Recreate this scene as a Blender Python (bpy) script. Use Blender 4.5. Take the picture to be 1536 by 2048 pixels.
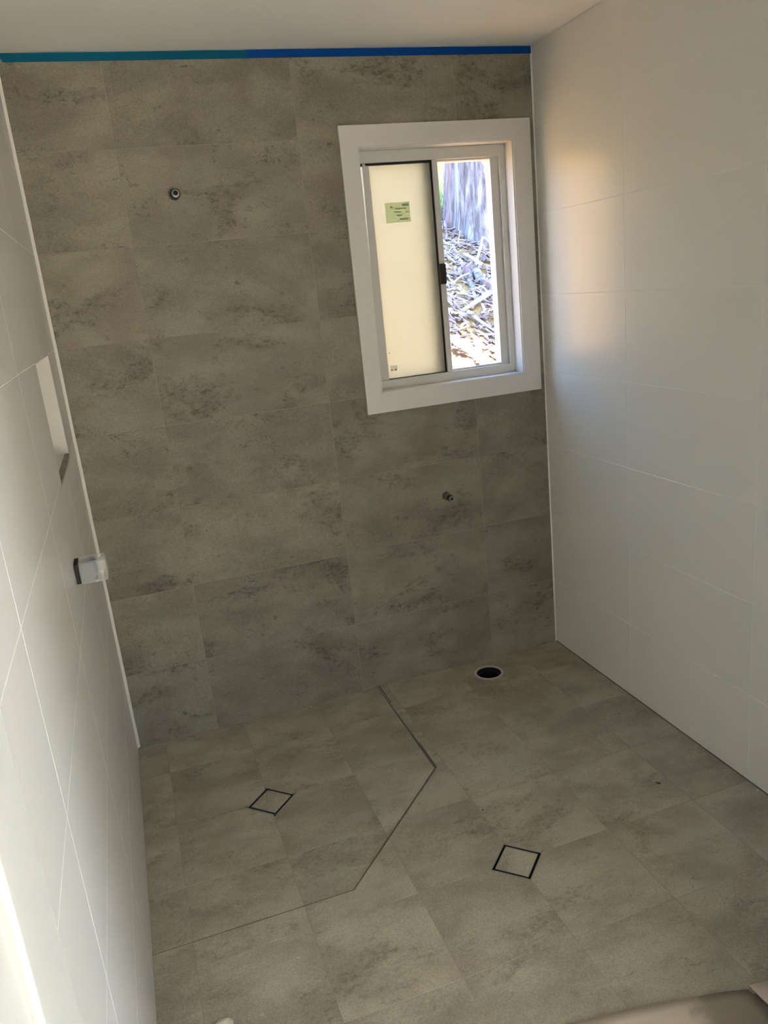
import bpy, bmesh, math, random
from mathutils import Vector, Matrix, noise

sc = bpy.context.scene
for o in list(bpy.data.objects):
    bpy.data.objects.remove(o)
C = sc.collection
random.seed(7)

# ------------------------------------------------------------------ camera
cam_d = bpy.data.cameras.new('camera')
cam = bpy.data.objects.new('camera', cam_d)
C.objects.link(cam)
cam.location = (-1.6276, -2.8779, 1.597)
cam.rotation_euler = (1.2919, 0.0992, -0.3274)
cam_d.sensor_fit = 'HORIZONTAL'
cam_d.sensor_width = 36.0
cam_d.lens = 36.0 * 1586.19 / 1536.0
cam_d.clip_start = 0.01
sc.camera = cam

# ------------------------------------------------------------------ sky, sun, exposure
world = bpy.data.worlds.new('sky')
sc.world = world
world.use_nodes = True
wn, wl = world.node_tree.nodes, world.node_tree.links
wn.clear()
w_out = wn.new('ShaderNodeOutputWorld')
w_bg = wn.new('ShaderNodeBackground')
w_sky = wn.new('ShaderNodeTexSky')
w_sky.sky_type = 'HOSEK_WILKIE'
w_sky.sun_direction = (0.50, -0.03, 0.86)
w_sky.turbidity = 4.0
w_sky.ground_albedo = 0.3
w_tint = wn.new('ShaderNodeMix'); w_tint.data_type = 'RGBA'; w_tint.blend_type = 'MULTIPLY'
w_tint.inputs[0].default_value = 1.0
w_tint.inputs[7].default_value = (0.95, 0.97, 1.03, 1)
wl.new(w_sky.outputs[0], w_tint.inputs[6])
wl.new(w_tint.outputs[2], w_bg.inputs[0])
w_bg.inputs[1].default_value = 48.0
wl.new(w_bg.outputs[0], w_out.inputs[0])
SKY = w_bg

sun_d = bpy.data.lights.new('sun', 'SUN')
sun = bpy.data.objects.new('sun', sun_d)
C.objects.link(sun)
sun.rotation_euler = Vector((0.50, -0.03, 0.86)).to_track_quat('Z', 'Y').to_euler()
sun_d.energy = 46.0
sun_d.angle = 0.0093
sun_d.color = (1.0, 0.92, 0.76)

def portal(name, loc, rot, sx, sy):
    d = bpy.data.lights.new(name, 'AREA')
    d.shape = 'RECTANGLE'; d.size = sx; d.size_y = sy
    d.cycles.is_portal = True
    o = bpy.data.objects.new(name, d); C.objects.link(o)
    o.location = loc; o.rotation_euler = rot
    return o
portal('portal_door', (1.36, -3.27, 1.05), (0, math.radians(90), 0), 2.1, 0.9)
portal('portal_hall_opening', (-0.60, -4.46, 1.07), (math.radians(90), 0, 0), 1.7, 2.14)
portal('portal_window', (-0.40, 0.13, 1.63), (math.radians(-90), 0, 0), 0.62, 0.9)

sc.view_settings.view_transform = 'Standard'
sc.view_settings.look = 'None'
sc.view_settings.gamma = 1.0
sc.view_settings.use_curve_mapping = False
sc.view_settings.exposure = 0.30
sc.cycles.diffuse_bounces = 5
sc.cycles.glossy_bounces = 3
sc.cycles.max_bounces = 7
sc.cycles.light_sampling_threshold = 0.1
sc.cycles.use_light_tree = False
sc.cycles.adaptive_threshold = 0.05
sc.cycles.sample_clamp_indirect = 12.0

# ------------------------------------------------------------------ helpers
def nmat(name):
    m = bpy.data.materials.new(name); m.use_nodes = True
    n, l = m.node_tree.nodes, m.node_tree.links
    return m, n, l, n['Principled BSDF']

def simple(name, col, rough=0.5, metal=0.0, spec=0.5, var=0.04, vscale=6.0, bump=0.0, bscale=60.0):
    m, n, l, b = nmat(name)
    tc = n.new('ShaderNodeTexCoord')
    nz = n.new('ShaderNodeTexNoise'); nz.inputs['Scale'].default_value = vscale; nz.inputs['Detail'].default_value = 4
    l.new(tc.outputs['Object'], nz.inputs['Vector'])
    mx = n.new('ShaderNodeMix'); mx.data_type = 'RGBA'
    mx.inputs[6].default_value = (*[c * (1 - var) for c in col], 1)
    mx.inputs[7].default_value = (*[min(1, c * (1 + var)) for c in col], 1)
    l.new(nz.outputs['Fac'], mx.inputs[0])
    l.new(mx.outputs[2], b.inputs['Base Color'])
    b.inputs['Roughness'].default_value = rough
    b.inputs['Metallic'].default_value = metal
    b.inputs['Specular IOR Level'].default_value = spec
    if bump:
        nb = n.new('ShaderNodeTexNoise'); nb.inputs['Scale'].default_value = bscale; nb.inputs['Detail'].default_value = 3
        l.new(tc.outputs['Object'], nb.inputs['Vector'])
        bp = n.new('ShaderNodeBump'); bp.inputs['Strength'].default_value = bump; bp.inputs['Distance'].default_value = 0.002
        l.new(nb.outputs['Fac'], bp.inputs['Height']); l.new(bp.outputs[0], b.inputs['Normal'])
    return m

def math_node(n, l, op, a, b=None, clamp=False):
    k = n.new('ShaderNodeMath'); k.operation = op; k.use_clamp = clamp
    for i, v in enumerate((a, b)):
        if v is None: continue
        if isinstance(v, (int, float)): k.inputs[i].default_value = v
        else: l.new(v, k.inputs[i])
    return k.outputs[0]

def ramp(n, l, src, lo, hi, a=0.0, b=1.0):
    k = n.new('ShaderNodeMapRange'); k.inputs[1].default_value = lo; k.inputs[2].default_value = hi
    k.inputs[3].default_value = a; k.inputs[4].default_value = b; k.interpolation_type = 'SMOOTHSTEP'
    l.new(src, k.inputs[0]); return k.outputs[0]

def stone_material(name, gain=1.0, marks=1.0):
    m, n, l, b = nmat(name)
    tc = n.new('ShaderNodeTexCoord'); oi = n.new('ShaderNodeObjectInfo')
    cb = n.new('ShaderNodeCombineXYZ')
    for i, k in enumerate((37.0, 91.0, 53.0)):
        l.new(math_node(n, l, 'MULTIPLY', oi.outputs['Random'], k), cb.inputs[i])
    add = n.new('ShaderNodeVectorMath'); add.operation = 'ADD'
    l.new(tc.outputs['Object'], add.inputs[0]); l.new(cb.outputs[0], add.inputs[1])
    P = add.outputs[0]
    # slanted, stretched coordinates for the streaks
    mp = n.new('ShaderNodeMapping'); mp.inputs['Rotation'].default_value = (0, 0, math.radians(18)); mp.inputs['Scale'].default_value = (1.0, 1.55, 1.0)
    l.new(P, mp.inputs[0]); S = mp.outputs[0]
    def nz(vec, s, d, r, dist=0.0):
        k = n.new('ShaderNodeTexNoise'); k.inputs['Scale'].default_value = s; k.inputs['Detail'].default_value = d
        k.inputs['Roughness'].default_value = r; k.inputs['Distortion'].default_value = dist
        l.new(vec, k.inputs['Vector']); return k.outputs['Fac']
    def mixc(fac, a, bcol):
        k = n.new('ShaderNodeMix'); k.data_type = 'RGBA'
        if isinstance(fac, float): k.inputs[0].default_value = fac
        else: l.new(fac, k.inputs[0])
        for i, v in ((6, a), (7, bcol)):
            if isinstance(v, tuple): k.inputs[i].default_value = (*v, 1)
            else: l.new(v, k.inputs[i])
        return k.outputs[2]
    cloud = nz(S, 4.6, 4, 0.58, 0.25)
    base = mixc(ramp(n, l, cloud, 0.30, 0.70), STONE_LIGHT, STONE_DARK)
    # brownish clouds
    brown = ramp(n, l, nz(P, 4.0, 3, 0.5, 0.4), 0.50, 0.72)
    base = mixc(math_node(n, l, 'MULTIPLY', brown, 0.55), base, STONE_BROWN)
    # soft darker patches, then clusters of fine dark specks inside them
    patch = nz(S, 3.6, 4, 0.6, 0.5)
    base = mixc(ramp(n, l, patch, 0.54, 0.70, 0.0, 0.38 * marks), base, STONE_SMUDGE)
    fine = ramp(n, l, nz(S, 48.0, 4, 0.76, 0.5), 0.47, 0.66)
    smudge = math_node(n, l, 'MULTIPLY', ramp(n, l, patch, 0.50, 0.64), fine, True)
    base = mixc(math_node(n, l, 'MULTIPLY', smudge, 0.78 * marks), base, STONE_SMUDGE)
    # short ink-like strokes, only here and there
    nn = nz(S, 9.0, 5, 0.66, 1.3)
    band = math_node(n, l, 'ABSOLUTE', math_node(n, l, 'SUBTRACT', nn, 0.5))
    line = ramp(n, l, band, 0.0, 0.018, 1.0, 0.0)
    where = ramp(n, l, nz(P, 5.5, 3, 0.55, 0.3), 0.53, 0.62)
    broken = ramp(n, l, nz(P, 30.0, 2, 0.7), 0.44, 0.60)
    base = mixc(math_node(n, l, 'MULTIPLY', math_node(n, l, 'MULTIPLY', line, where), math_node(n, l, 'MULTIPLY', broken, 0.92 * marks)), base, STONE_SMUDGE)
    # pale flecks
    fl = ramp(n, l, nz(S, 60.0, 2, 0.6, 0.8), 0.68, 0.76)
    base = mixc(math_node(n, l, 'MULTIPLY', fl, 0.30), base, (0.46, 0.43, 0.36))
    grain = ramp(n, l, nz(P, 240.0, 1, 0.6), 0.25, 0.75, 0.86, 1.14)
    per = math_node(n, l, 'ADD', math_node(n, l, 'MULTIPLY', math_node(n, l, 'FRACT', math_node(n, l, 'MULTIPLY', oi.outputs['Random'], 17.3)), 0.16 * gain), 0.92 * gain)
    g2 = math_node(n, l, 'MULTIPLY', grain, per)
    vm = n.new('ShaderNodeVectorMath'); vm.operation = 'SCALE'
    l.new(base, vm.inputs[0]); l.new(g2, vm.inputs['Scale'])
    l.new(vm.outputs[0], b.inputs['Base Color'])
    b.inputs['Roughness'].default_value = 0.55
    b.inputs['Specular IOR Level'].default_value = 0.35
    bp = n.new('ShaderNodeBump'); bp.inputs['Strength'].default_value = 0.12; bp.inputs['Distance'].default_value = 0.001
    l.new(fine, bp.inputs['Height']); l.new(bp.outputs[0], b.inputs['Normal'])
    return m

STONE_LIGHT = (0.302, 0.274, 0.208)
STONE_DARK = (0.212, 0.189, 0.140)
STONE_BROWN = (0.210, 0.171, 0.128)
STONE_SMUDGE = (0.088, 0.075, 0.052)
M = {}
M['stone'] = stone_material('grey_stone_tile')
M['stone_floor_lit'] = stone_material('grey_stone_tile_floor_lit', 1.50, 0.62)  # same stone as the wall, colour brightened in place of light on the floor
M['stone_grout'] = simple('stone_grout', (0.33, 0.30, 0.235), 0.9, var=0.12, vscale=20, bump=0.3)
M['crease'] = simple('floor_crease_sealant', (0.13, 0.115, 0.082), 0.7, var=0.08)
M['white_tile'] = simple('white_gloss_tile', (0.76, 0.73, 0.66), 0.24, spec=0.32, var=0.012, vscale=2.0)
M['white_grout'] = simple('white_grout', (0.82, 0.81, 0.77), 0.8, var=0.03, vscale=30)
M['plaster'] = simple('ceiling_paint', (0.86, 0.84, 0.785), 0.85, var=0.02, vscale=2.5, bump=0.05)
M['paint'] = simple('white_gloss_paint', (0.74, 0.70, 0.645), 0.38, var=0.03, vscale=9, bump=0.04, bscale=35)
M['jamb'] = simple('cream_gloss_paint', (0.74, 0.72, 0.65), 0.3, var=0.015, vscale=3)
M['alu'] = simple('white_powder_coat', (0.66, 0.64, 0.585), 0.35, var=0.02)
M['gasket'] = simple('black_gasket', (0.012, 0.011, 0.010), 0.6)
M['bronze'] = simple('dark_bronze', (0.035, 0.028, 0.022), 0.4, metal=0.3)
M['chrome'] = simple('satin_steel', (0.55, 0.52, 0.47), 0.28, metal=1.0)
M['drain_steel'] = simple('brushed_drain_steel', (0.34, 0.31, 0.26), 0.6, metal=0.2)
M['dull_steel'] = simple('dull_grey_steel', (0.33, 0.31, 0.28), 0.4, metal=0.8)
M['brass'] = simple('dull_brass', (0.20, 0.185, 0.15), 0.38, metal=0.85, var=0.15, vscale=60)
M['black'] = simple('matt_black', (0.008, 0.008, 0.008), 0.7)
M['rubber'] = simple('black_rubber', (0.018, 0.018, 0.017), 0.5)
M['pvc'] = simple('grey_pvc', (0.50, 0.47, 0.42), 0.5)
M['pvc_in'] = simple('pvc_inside_shade', (0.014, 0.014, 0.013), 0.4)  # pipe hollow coloured near black to stand in for its shade
M['silicone'] = simple('white_silicone', (0.84, 0.81, 0.745), 0.35, var=0.03, vscale=20)
M['tape_teal'] = simple('teal_masking_tape', (0.002, 0.105, 0.19), 0.75, spec=0.15, var=0.10, vscale=9, bump=0.1)
M['tape_blue'] = simple('blue_masking_tape', (0.002, 0.062, 0.29), 0.75, spec=0.15, var=0.10, vscale=9, bump=0.1)
M['sheet'] = simple('dusty_cardboard', (0.50, 0.41, 0.32), 0.9, var=0.10, vscale=7, bump=0.2)
M['scrap'] = simple('pale_paper', (0.62, 0.54, 0.40), 0.9, var=0.08, vscale=40)
M['crumb_white'] = simple('white_grout_crumb', (0.75, 0.72, 0.65), 0.8)
M['crumb_dark'] = simple('dark_chip', (0.05, 0.042, 0.032), 0.8)
M['timber'] = simple('hall_floor_boards', (0.54, 0.47, 0.38), 0.5, var=0.1, vscale=3)
M['hall_paint'] = simple('hall_wall_paint', (0.78, 0.77, 0.73), 0.8)
M['blocker'] = simple('dark_blocker', (0.10, 0.10, 0.085), 0.9)
M['ext'] = simple('house_cladding', (0.55, 0.52, 0.46), 0.8)

def link(name, me, mat, parent=None, mw=None):
    if mat is not None: me.materials.append(mat)
    o = bpy.data.objects.new(name, me); C.objects.link(o)
    if parent is not None: o.parent = parent
    if mw is not None:
        o.matrix_basis = (parent.matrix_basis.inverted() @ mw) if parent is not None else mw
    return o

def from_bm(name, bm, mat, parent=None, mw=None, smooth=False):
    bmesh.ops.recalc_face_normals(bm, faces=bm.faces)
    me = bpy.data.meshes.new(name); bm.to_mesh(me); bm.free()
    if smooth:
        for p in me.polygons: p.use_smooth = True
    return link(name, me, mat, parent, mw)

def empty(name, loc=(0, 0, 0)):
    o = bpy.data.objects.new(name, None); C.objects.link(o); o.location = loc
    o.matrix_basis = Matrix.Translation(loc); o.empty_display_size = 0.1
    return o

def tag(o, label=None, cat=None, group=None, kind=None):
    if label: o['label'] = label
    if cat: o['category'] = cat
    if group: o['group'] = group
    if kind: o['kind'] = kind
    return o

def bbox(bm, x0, x1, y0, y1, z0, z1):
    v = [bm.verts.new((x, y, z)) for x in (x0, x1) for y in (y0, y1) for z in (z0, z1)]
    for f in ((0, 1, 3, 2), (4, 6, 7, 5), (0, 4, 5, 1), (2, 3, 7, 6), (0, 2, 6, 4), (1, 5, 7, 3)):
        bm.faces.new([v[i] for i in f])

def box(name, b, mat, parent=None, bevel=0.0, seg=2):
    bm = bmesh.new(); bbox(bm, *b)
    if bevel:
        bmesh.ops.bevel(bm, geom=bm.edges[:], offset=bevel, segments=seg, affect='EDGES', profile=0.5)
    mw = Matrix.Identity(4)
    return from_bm(name, bm, mat, parent, mw)

def boxes(name, lst, mat, parent=None):
    bm = bmesh.new()
    for b in lst: bbox(bm, *b)
    return from_bm(name, bm, mat, parent, Matrix.Identity(4))

def prism(name, poly, axis, a, b, mat, parent=None, bevel=0.0):
    """poly: list of 2D points; axis 'y': points are (x,z), extruded from y=a to y=b"""
    bm = bmesh.new()
    def P(q, t):
        return {'y': (q[0], t, q[1]), 'x': (t, q[0], q[1]), 'z': (q[0], q[1], t)}[axis]
    A = [bm.verts.new(P(q, a)) for q in poly]; B = [bm.verts.new(P(q, b)) for q in poly]
    bm.faces.new(A); bm.faces.new(B[::-1])
    k = len(poly)
    for i in range(k): bm.faces.new((A[i], B[i], B[(i + 1) % k], A[(i + 1) % k]))
    bmesh.ops.recalc_face_normals(bm, faces=bm.faces)
    if bevel: bmesh.ops.bevel(bm, geom=bm.edges[:], offset=bevel, segments=2, affect='EDGES')
    return from_bm(name, bm, mat, parent, Matrix.Identity(4))

def lathe(bm, prof, seg, mtx):
    """prof: list of (radius, height) revolved about local z"""
    rings = []
    for r, h in prof:
        if r < 1e-6: rings.append([bm.verts.new(mtx @ Vector((0, 0, h)))])
        else: rings.append([bm.verts.new(mtx @ Vector((r * math.cos(2 * math.pi * i / seg), r * math.sin(2 * math.pi * i / seg), h))) for i in range(seg)])
    for a, b in zip(rings, rings[1:]):
        for i in range(seg):
            j = (i + 1) % seg
            if len(a) == 1 and len(b) == 1: continue
            if len(a) == 1: bm.faces.new((a[0], b[i], b[j]))
            elif len(b) == 1: bm.faces.new((a[i], b[0], a[j]))
            else: bm.faces.new((a[i], b[i], b[j], a[j]))

def lathe_obj(name, prof, mtx, mat, parent=None, seg=32, smooth=True):
    bm = bmesh.new(); lathe(bm, prof, seg, mtx)
    o = from_bm(name, bm, mat, parent, Matrix.Identity(4), smooth)
    if smooth: o.data.set_sharp_from_angle(angle=math.radians(35))
    return o

# polygons -----------------------------------------------------------
def area(p): return 0.5 * sum(p[i][0] * p[(i + 1) % len(p)][1] - p[(i + 1) % len(p)][0] * p[i][1] for i in range(len(p)))
def clip(p, a, b, c):
    """keep the side a*u+b*v+c >= 0"""
    out = []
    for i in range(len(p)):
        q, r = p[i], p[(i + 1) % len(p)]
        dq, dr = a * q[0] + b * q[1] + c, a * r[0] + b * r[1] + c
        if dq >= -1e-9: out.append(q)
        if (dq > 1e-9 and dr < -1e-9) or (dq < -1e-9 and dr > 1e-9):
            t = dq / (dq - dr); out.append((q[0] + t * (r[0] - q[0]), q[1] + t * (r[1] - q[1])))
    res = []
    for q in out:
        if not res or math.dist(q, res[-1]) > 1e-6: res.append(q)
    if len(res) > 1 and math.dist(res[0], res[-1]) < 1e-6: res.pop()
    return res if len(res) >= 3 and abs(area(res)) > 1e-6 else []
def inset(p, d):
    """offset a simple CCW polygon inwards; d is a number or one per edge"""
    k = len(p); ds = [d] * k if isinstance(d, (int, float)) else d
    L = []
    for i in range(k):
        q, r = Vector(p[i]), Vector(p[(i + 1) % k]); t = (r - q).normalized(); nn = Vector((-t.y, t.x))
        L.append((q + nn * ds[i], t))
    out = []
    for i in range(k):
        (a, s), (b, t) = L[i - 1], L[i]
        cr = s.x * t.y - s.y * t.x
        if abs(cr) < 1e-6: out.append(tuple(b)); continue
        w = b - a; u = (w.x * t.y - w.y * t.x) / cr
        out.append(tuple(a + s * u))
    return out
def rect(u0, u1, v0, v1): return [(u0, v0), (u1, v0), (u1, v1), (u0, v1)]

GAP = 0.0009      # half a joint
def tile(parent, poly, frame, mat, zf=None, name='tile', gap=GAP, thick=0.008, cham=0.0007, lift=0.0):
    """one tile: poly in the (u,v) plane of `frame` (4x4: u,v,outward normal)"""
    if area(poly) < 0: poly = poly[::-1]
    p0 = inset(poly, gap); p1 = inset(p0, cham)
    cu = sum(q[0] for q in p0) / len(p0); cv = sum(q[1] for q in p0) / len(p0)
    z = zf or (lambda u, v: 0.0)
    bm = bmesh.new()
    def ring(p, w): return [bm.verts.new((q[0] - cu, q[1] - cv, z(*q) + w + lift)) for q in p]
    b0 = ring(p0, -thick); b1 = ring(p0, -cham); b2 = ring(p1, 0.0)
    k = len(p0)
    for A, B in ((b0, b1), (b1, b2)):
        for i in range(k): bm.faces.new((A[i], A[(i + 1) % k], B[(i + 1) % k], B[i]))
    bm.faces.new(b2); bm.faces.new(b0[::-1])
    return from_bm(name, bm, mat, parent, frame @ Matrix.Translation((cu, cv, 0)))

def grout(parent, polys, frame, mat, zf=None, depth=0.0009, name='grout'):
    z = zf or (lambda u, v: 0.0)
    bm = bmesh.new()
    for p in polys:
        if area(p) < 0: p = p[::-1]
        t = [bm.verts.new((q[0], q[1], z(*q) - depth)) for q in p]
        b = [bm.verts.new((q[0], q[1], -0.030)) for q in p]
        bm.faces.new(t); bm.faces.new(b[::-1])
        k = len(p)
        for i in range(k): bm.faces.new((t[i], b[i], b[(i + 1) % k], t[(i + 1) % k]))
    return from_bm(name, bm, mat, parent, frame)

def FR(o, u, v, w):
    m = Matrix.Identity(4)
    for i, a in enumerate((u, v, w)):
        for j in range(3): m[j][i] = a[j]
    for j in range(3): m[j][3] = o[j]
    return m

# ------------------------------------------------------------------ room dimensions (metres)
XL, YF, H = -1.816, -2.0, 2.378         # left wall, end of tiled walls, ceiling
ZR = [-0.02] + [0.2955 + 0.3006 * k for k in range(7)] + [H]
XA, XB, XC = -1.5104, -0.9084, -0.3141

# ------------------------------------------------------------------ back wall
HX0, HX1, HZ0, HZ1 = -0.745, -0.048, ZR[4], ZR[7]      # window hole
wall_back = boxes('wall_back', [(XL - 0.1, HX0, 0.030, 0.11, -0.1, 2.6), (HX1, 0.1, 0.030, 0.11, -0.1, 2.6),
                                (HX0, HX1, 0.030, 0.11, -0.1, HZ0), (HX0, HX1, 0.030, 0.11, HZ1, 2.6)], M['ext'])
tag(wall_back, 'back wall of large grey mottled stone tiles around the window', kind='structure')
FB = FR((0, 0, 0), (1, 0, 0), (0, 0, 1), (0, -1, 0))
cols = [XL, XA, XB, XC, 0.0]
gp = []
for i in range(4):
    for j in range(8):
        u0, u1, v0, v1 = cols[i], cols[i + 1], ZR[j], ZR[j + 1]
        ps = [(u0, u1)]
        if v0 >= HZ0 - 1e-6 and v1 <= HZ1 + 1e-6:
            ps = [(a, b) for a, b in ((u0, min(u1, HX0)), (max(u0, HX1), u1)) if b - a > 1e-4]
        for a, b in ps:
            tile(wall_back, rect(a, b, v0, v1), FB, M['stone'])
            gp.append(rect(a, b, v0, v1))
grout(wall_back, gp, FB, M['stone_grout'])

# ------------------------------------------------------------------ right wall
wall_right = box('wall_right', (0.030, 0.11, YF, 0.11, -0.1, 2.6), M['ext'])
tag(wall_right, 'right wall of plain white rectangular tiles', kind='structure')
FRt = FR((0, 0, 0), (0, -1, 0), (0, 0, 1), (-1, 0, 0))      # u runs towards the camera
gp = []
yj = [0.0, 0.5504, 1.1515, 1.753, 2.0]
for i in range(4):
    for j in range(8):
        r = rect(yj[i], yj[i + 1], ZR[j], ZR[j + 1]); gp.append(r)
        tile(wall_right, r, FRt, M['white_tile'])
grout(wall_right, gp, FRt, M['white_grout'], depth=0.0008)

# ------------------------------------------------------------------ left wall with niche
NY0, NY1, NZ0, NZ1, ND = 0.306, 0.745, ZR[4], ZR[5], 0.09
wall_left = boxes('wall_left', [(XL - 0.13, XL - 0.030, YF, -NY1 - 0.001, -0.1, 2.6), (XL - 0.13, XL - 0.030, -NY0 + 0.001, 0.11, -0.1, 2.6),
                                (XL - 0.13, XL - 0.030, -NY1, -NY0, -0.1, NZ0), (XL - 0.13, XL - 0.030, -NY1, -NY0, NZ1, 2.6),
                                (XL - 0.13, XL - ND - 0.01, -NY1, -NY0, NZ0, NZ1)], M['ext'])
tag(wall_left, 'left wall of glossy white tiles with a small recessed niche', kind='structure')
FL = FR((XL, 0, 0), (0, -1, 0), (0, 0, 1), (1, 0, 0))
yl = [0.0, 0.5598, 1.1530, 1.7600, 2.0]
gp = []
for i in range(4):
    for j in range(8):
        u0, u1, v0, v1 = yl[i], yl[i + 1], ZR[j], ZR[j + 1]
        if j == 4 and i == 0: u1 = NY0
        if j == 4 and i == 1: u0 = NY1
        r = rect(u0, u1, v0, v1); gp.append(r)
        tile(wall_left, r if u1 > u0 else r[::-1], FL, M['white_tile'])
grout(wall_left, gp, FL, M['white_grout'], depth=0.0008)
# niche lining: back, two ends, soffit, stone sill
box('niche_back', (XL - ND - 0.008, XL - ND, -NY1, -NY0, NZ0, NZ1), M['white_tile'], wall_left, 0.0006)
box('niche_end', (XL - ND, XL - 0.0005, -NY0 - 0.002, -NY0 + 0.008, NZ0, NZ1), M['white_tile'], wall_left, 0.0006)
box('niche_end', (XL - ND, XL - 0.0005, -NY1 - 0.008, -NY1 + 0.002, NZ0, NZ1), M['white_tile'], wall_left, 0.0006)
box('niche_soffit', (XL - ND, XL - 0.0005, -NY1, -NY0, NZ1 - 0.002, NZ1 + 0.007), M['white_tile'], wall_left, 0.0006)
box('niche_sill', (XL - ND, XL - 0.0130, -NY1, -NY0, NZ0 - 0.008, NZ0 + 0.004), M['white_tile'], wall_left, 0.0006)
tag(box('sill_edge', (XL - 0.0128, XL + 0.001, -NY1, -NY0, NZ0 - 0.006, NZ0 + 0.004), M['stone'], wall_left, 0.0008), 'grey stone edge strip of the niche sill')

# ------------------------------------------------------------------ floor: square stone tiles with two falls and a folded shower corner
FF = FR((0, 0, 0), (1, 0, 0), (0, 1, 0), (0, 0, 1))
fx = [XL, -1.7115, -1.4105, -1.1105, -0.8105, -0.5095, -0.2095, 0.0]
fy = [0.0, -0.221, -0.533, -0.842, -1.155, -1.458, -1.762, -2.0]
D1, D2 = (-1.4045, -0.5445), (-0.8120, -1.1580)
DR = 0.0565      # half side of a drain
CA, CB_, CC = (-0.840, 0.0), (-0.8455, -0.637), (-1.270, -1.0665)
def z_in(u, v): return -0.017 + 0.014 * min(1.0, math.dist((u, v), D1) / 0.75)
def z_out(u, v):
    return -0.006 + 0.006 * min(1.0, math.dist((u, v), D2) / 0.8)
def hp(p, q):
    """half plane left of p->q"""
    a, b = -(q[1] - p[1]), q[0] - p[0]
    return a, b, -(a * p[0] + b * p[1])
H1 = hp(CB_, (CB_[0], 0.0))              # shower side: x < CB
H2 = hp(CC, CB_)
H3 = hp((-3, CC[1]), CC)
neg = lambda h: tuple(-k for k in h)
def drain_cut(p, d):
    """cut the corner of a tile that a diagonal-set drain takes away"""
    cx = sum(q[0] for q in p) / len(p) - d[0]; cy = sum(q[1] for q in p) / len(p) - d[1]
    sx, sy = (1 if cx > 0 else -1), (1 if cy > 0 else -1)
    r = DR * math.sqrt(2)
    return clip(p, sx, sy, -(sx * d[0] + sy * d[1]) - r)
floor = boxes('floor', [(XL - 0.1, 0.1, YF, 0.03, -0.16, -0.10)], M['ext'])
tag(floor, 'floor of square grey stone tiles falling to two drains', kind='structure')
WC, WR = (-0.392, -0.119), 0.0545
g_in, g_out = [], []
for i in range(7):
    for j in range(7):
        cell = rect(fx[i], fx[i + 1], fy[j + 1], fy[j])
        ins = cell
        for h in (H1, H2, H3):
            if ins: ins = clip(ins, *h)
        if (i, j) == (3, 2):
            xi = CB_[0] - (CB_[1] - fy[3]) * (CB_[0] - CC[0]) / (CB_[1] - CC[1])
            outs = [[(CB_[0], fy[2]), CB_, (xi, fy[3]), (fx[4], fy[3]), (fx[4], fy[2])]]
        elif (i, j) == (2, 3):
            yi = CB_[1] - (CB_[0] - fx[3]) * (CB_[1] - CC[1]) / (CB_[0] - CC[0])
            outs = [[(fx[3], yi), CC, (fx[2], CC[1]), (fx[2], fy[4]), (fx[3], fy[4])]]
        elif ins and abs(area(ins) - area(cell)) < 1e-6: outs = []
        elif not ins: outs = [cell]
        else:
            best = min((clip(cell, *neg(h)) for h in (H1, H2, H3)), key=lambda q: abs(abs(area(q)) + abs(area(ins)) - abs(area(cell))) if q else 9)
            outs = [best] if best else []
        for inside, plist in ((True, [ins] if ins else []), (False, outs)):
            for p in plist:
                if area(p) < 0: p = p[::-1]
                d = D1 if inside else D2
                if min(math.dist(q, d) for q in p) < 0.03: p = drain_cut(p, d)
                zf = z_in if inside else z_out
                if not inside and i == 5 and j == 0:
                    # the tile with the round waste-pipe hole: rectangle bridged to a circle
                    N = 48
                    for kind_ in ('tile', 'grout'):
                        pr = inset(p, GAP) if kind_ == 'tile' else p
                        top = 0.0 if kind_ == 'tile' else -0.0013
                        bm = bmesh.new(); outer = []; inner = []
                        xs = [q[0] for q in pr]; ys = [q[1] for q in pr]
                        angs = sorted([2 * math.pi * k / N for k in range(N)] + [math.atan2(y - WC[1], x - WC[0]) % (2 * math.pi) for x in (min(xs), max(xs)) for y in (min(ys), max(ys))])
                        for a in angs:
                            c, s = math.cos(a), math.sin(a)
                            t = min(((max(xs) - WC[0]) / c if c > 1e-9 else (min(xs) - WC[0]) / c if c < -1e-9 else 9),
                                    ((max(ys) - WC[1]) / s if s > 1e-9 else (min(ys) - WC[1]) / s if s < -1e-9 else 9))
                            outer.append((WC[0] + c * t, WC[1] + s * t)); inner.append((WC[0] + c * (WR + 0.006), WC[1] + s * (WR + 0.006)))
                        V = [[bm.verts.new((q[0] - WC[0], q[1] - WC[1], zf(*q) + w)) for q in L] for L, w in ((outer, top - 0.02), (outer, top), (inner, top), (inner, top - 0.03))]
                        K = len(angs)
                        for A, B in zip(V, V[1:]):
                            for k in range(K): bm.faces.new((A[k], A[(k + 1) % K], B[(k + 1) % K], B[k]))
                        from_bm(kind_, bm, M['stone_floor_lit'] if kind_ == 'tile' else M['stone_grout'], floor, Matrix.Translation((WC[0], WC[1], 0)))
                    continue
                if abs(area(p)) < 2e-5: continue
                tile(floor, p, FF, M['stone_floor_lit'], zf, gap=GAP * (1.0))
                (g_in if inside else g_out).append(p)
grout(floor, g_in, FF, M['stone_grout'], z_in)
grout(floor, g_out, FF, M['stone_grout'], z_out)
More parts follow.
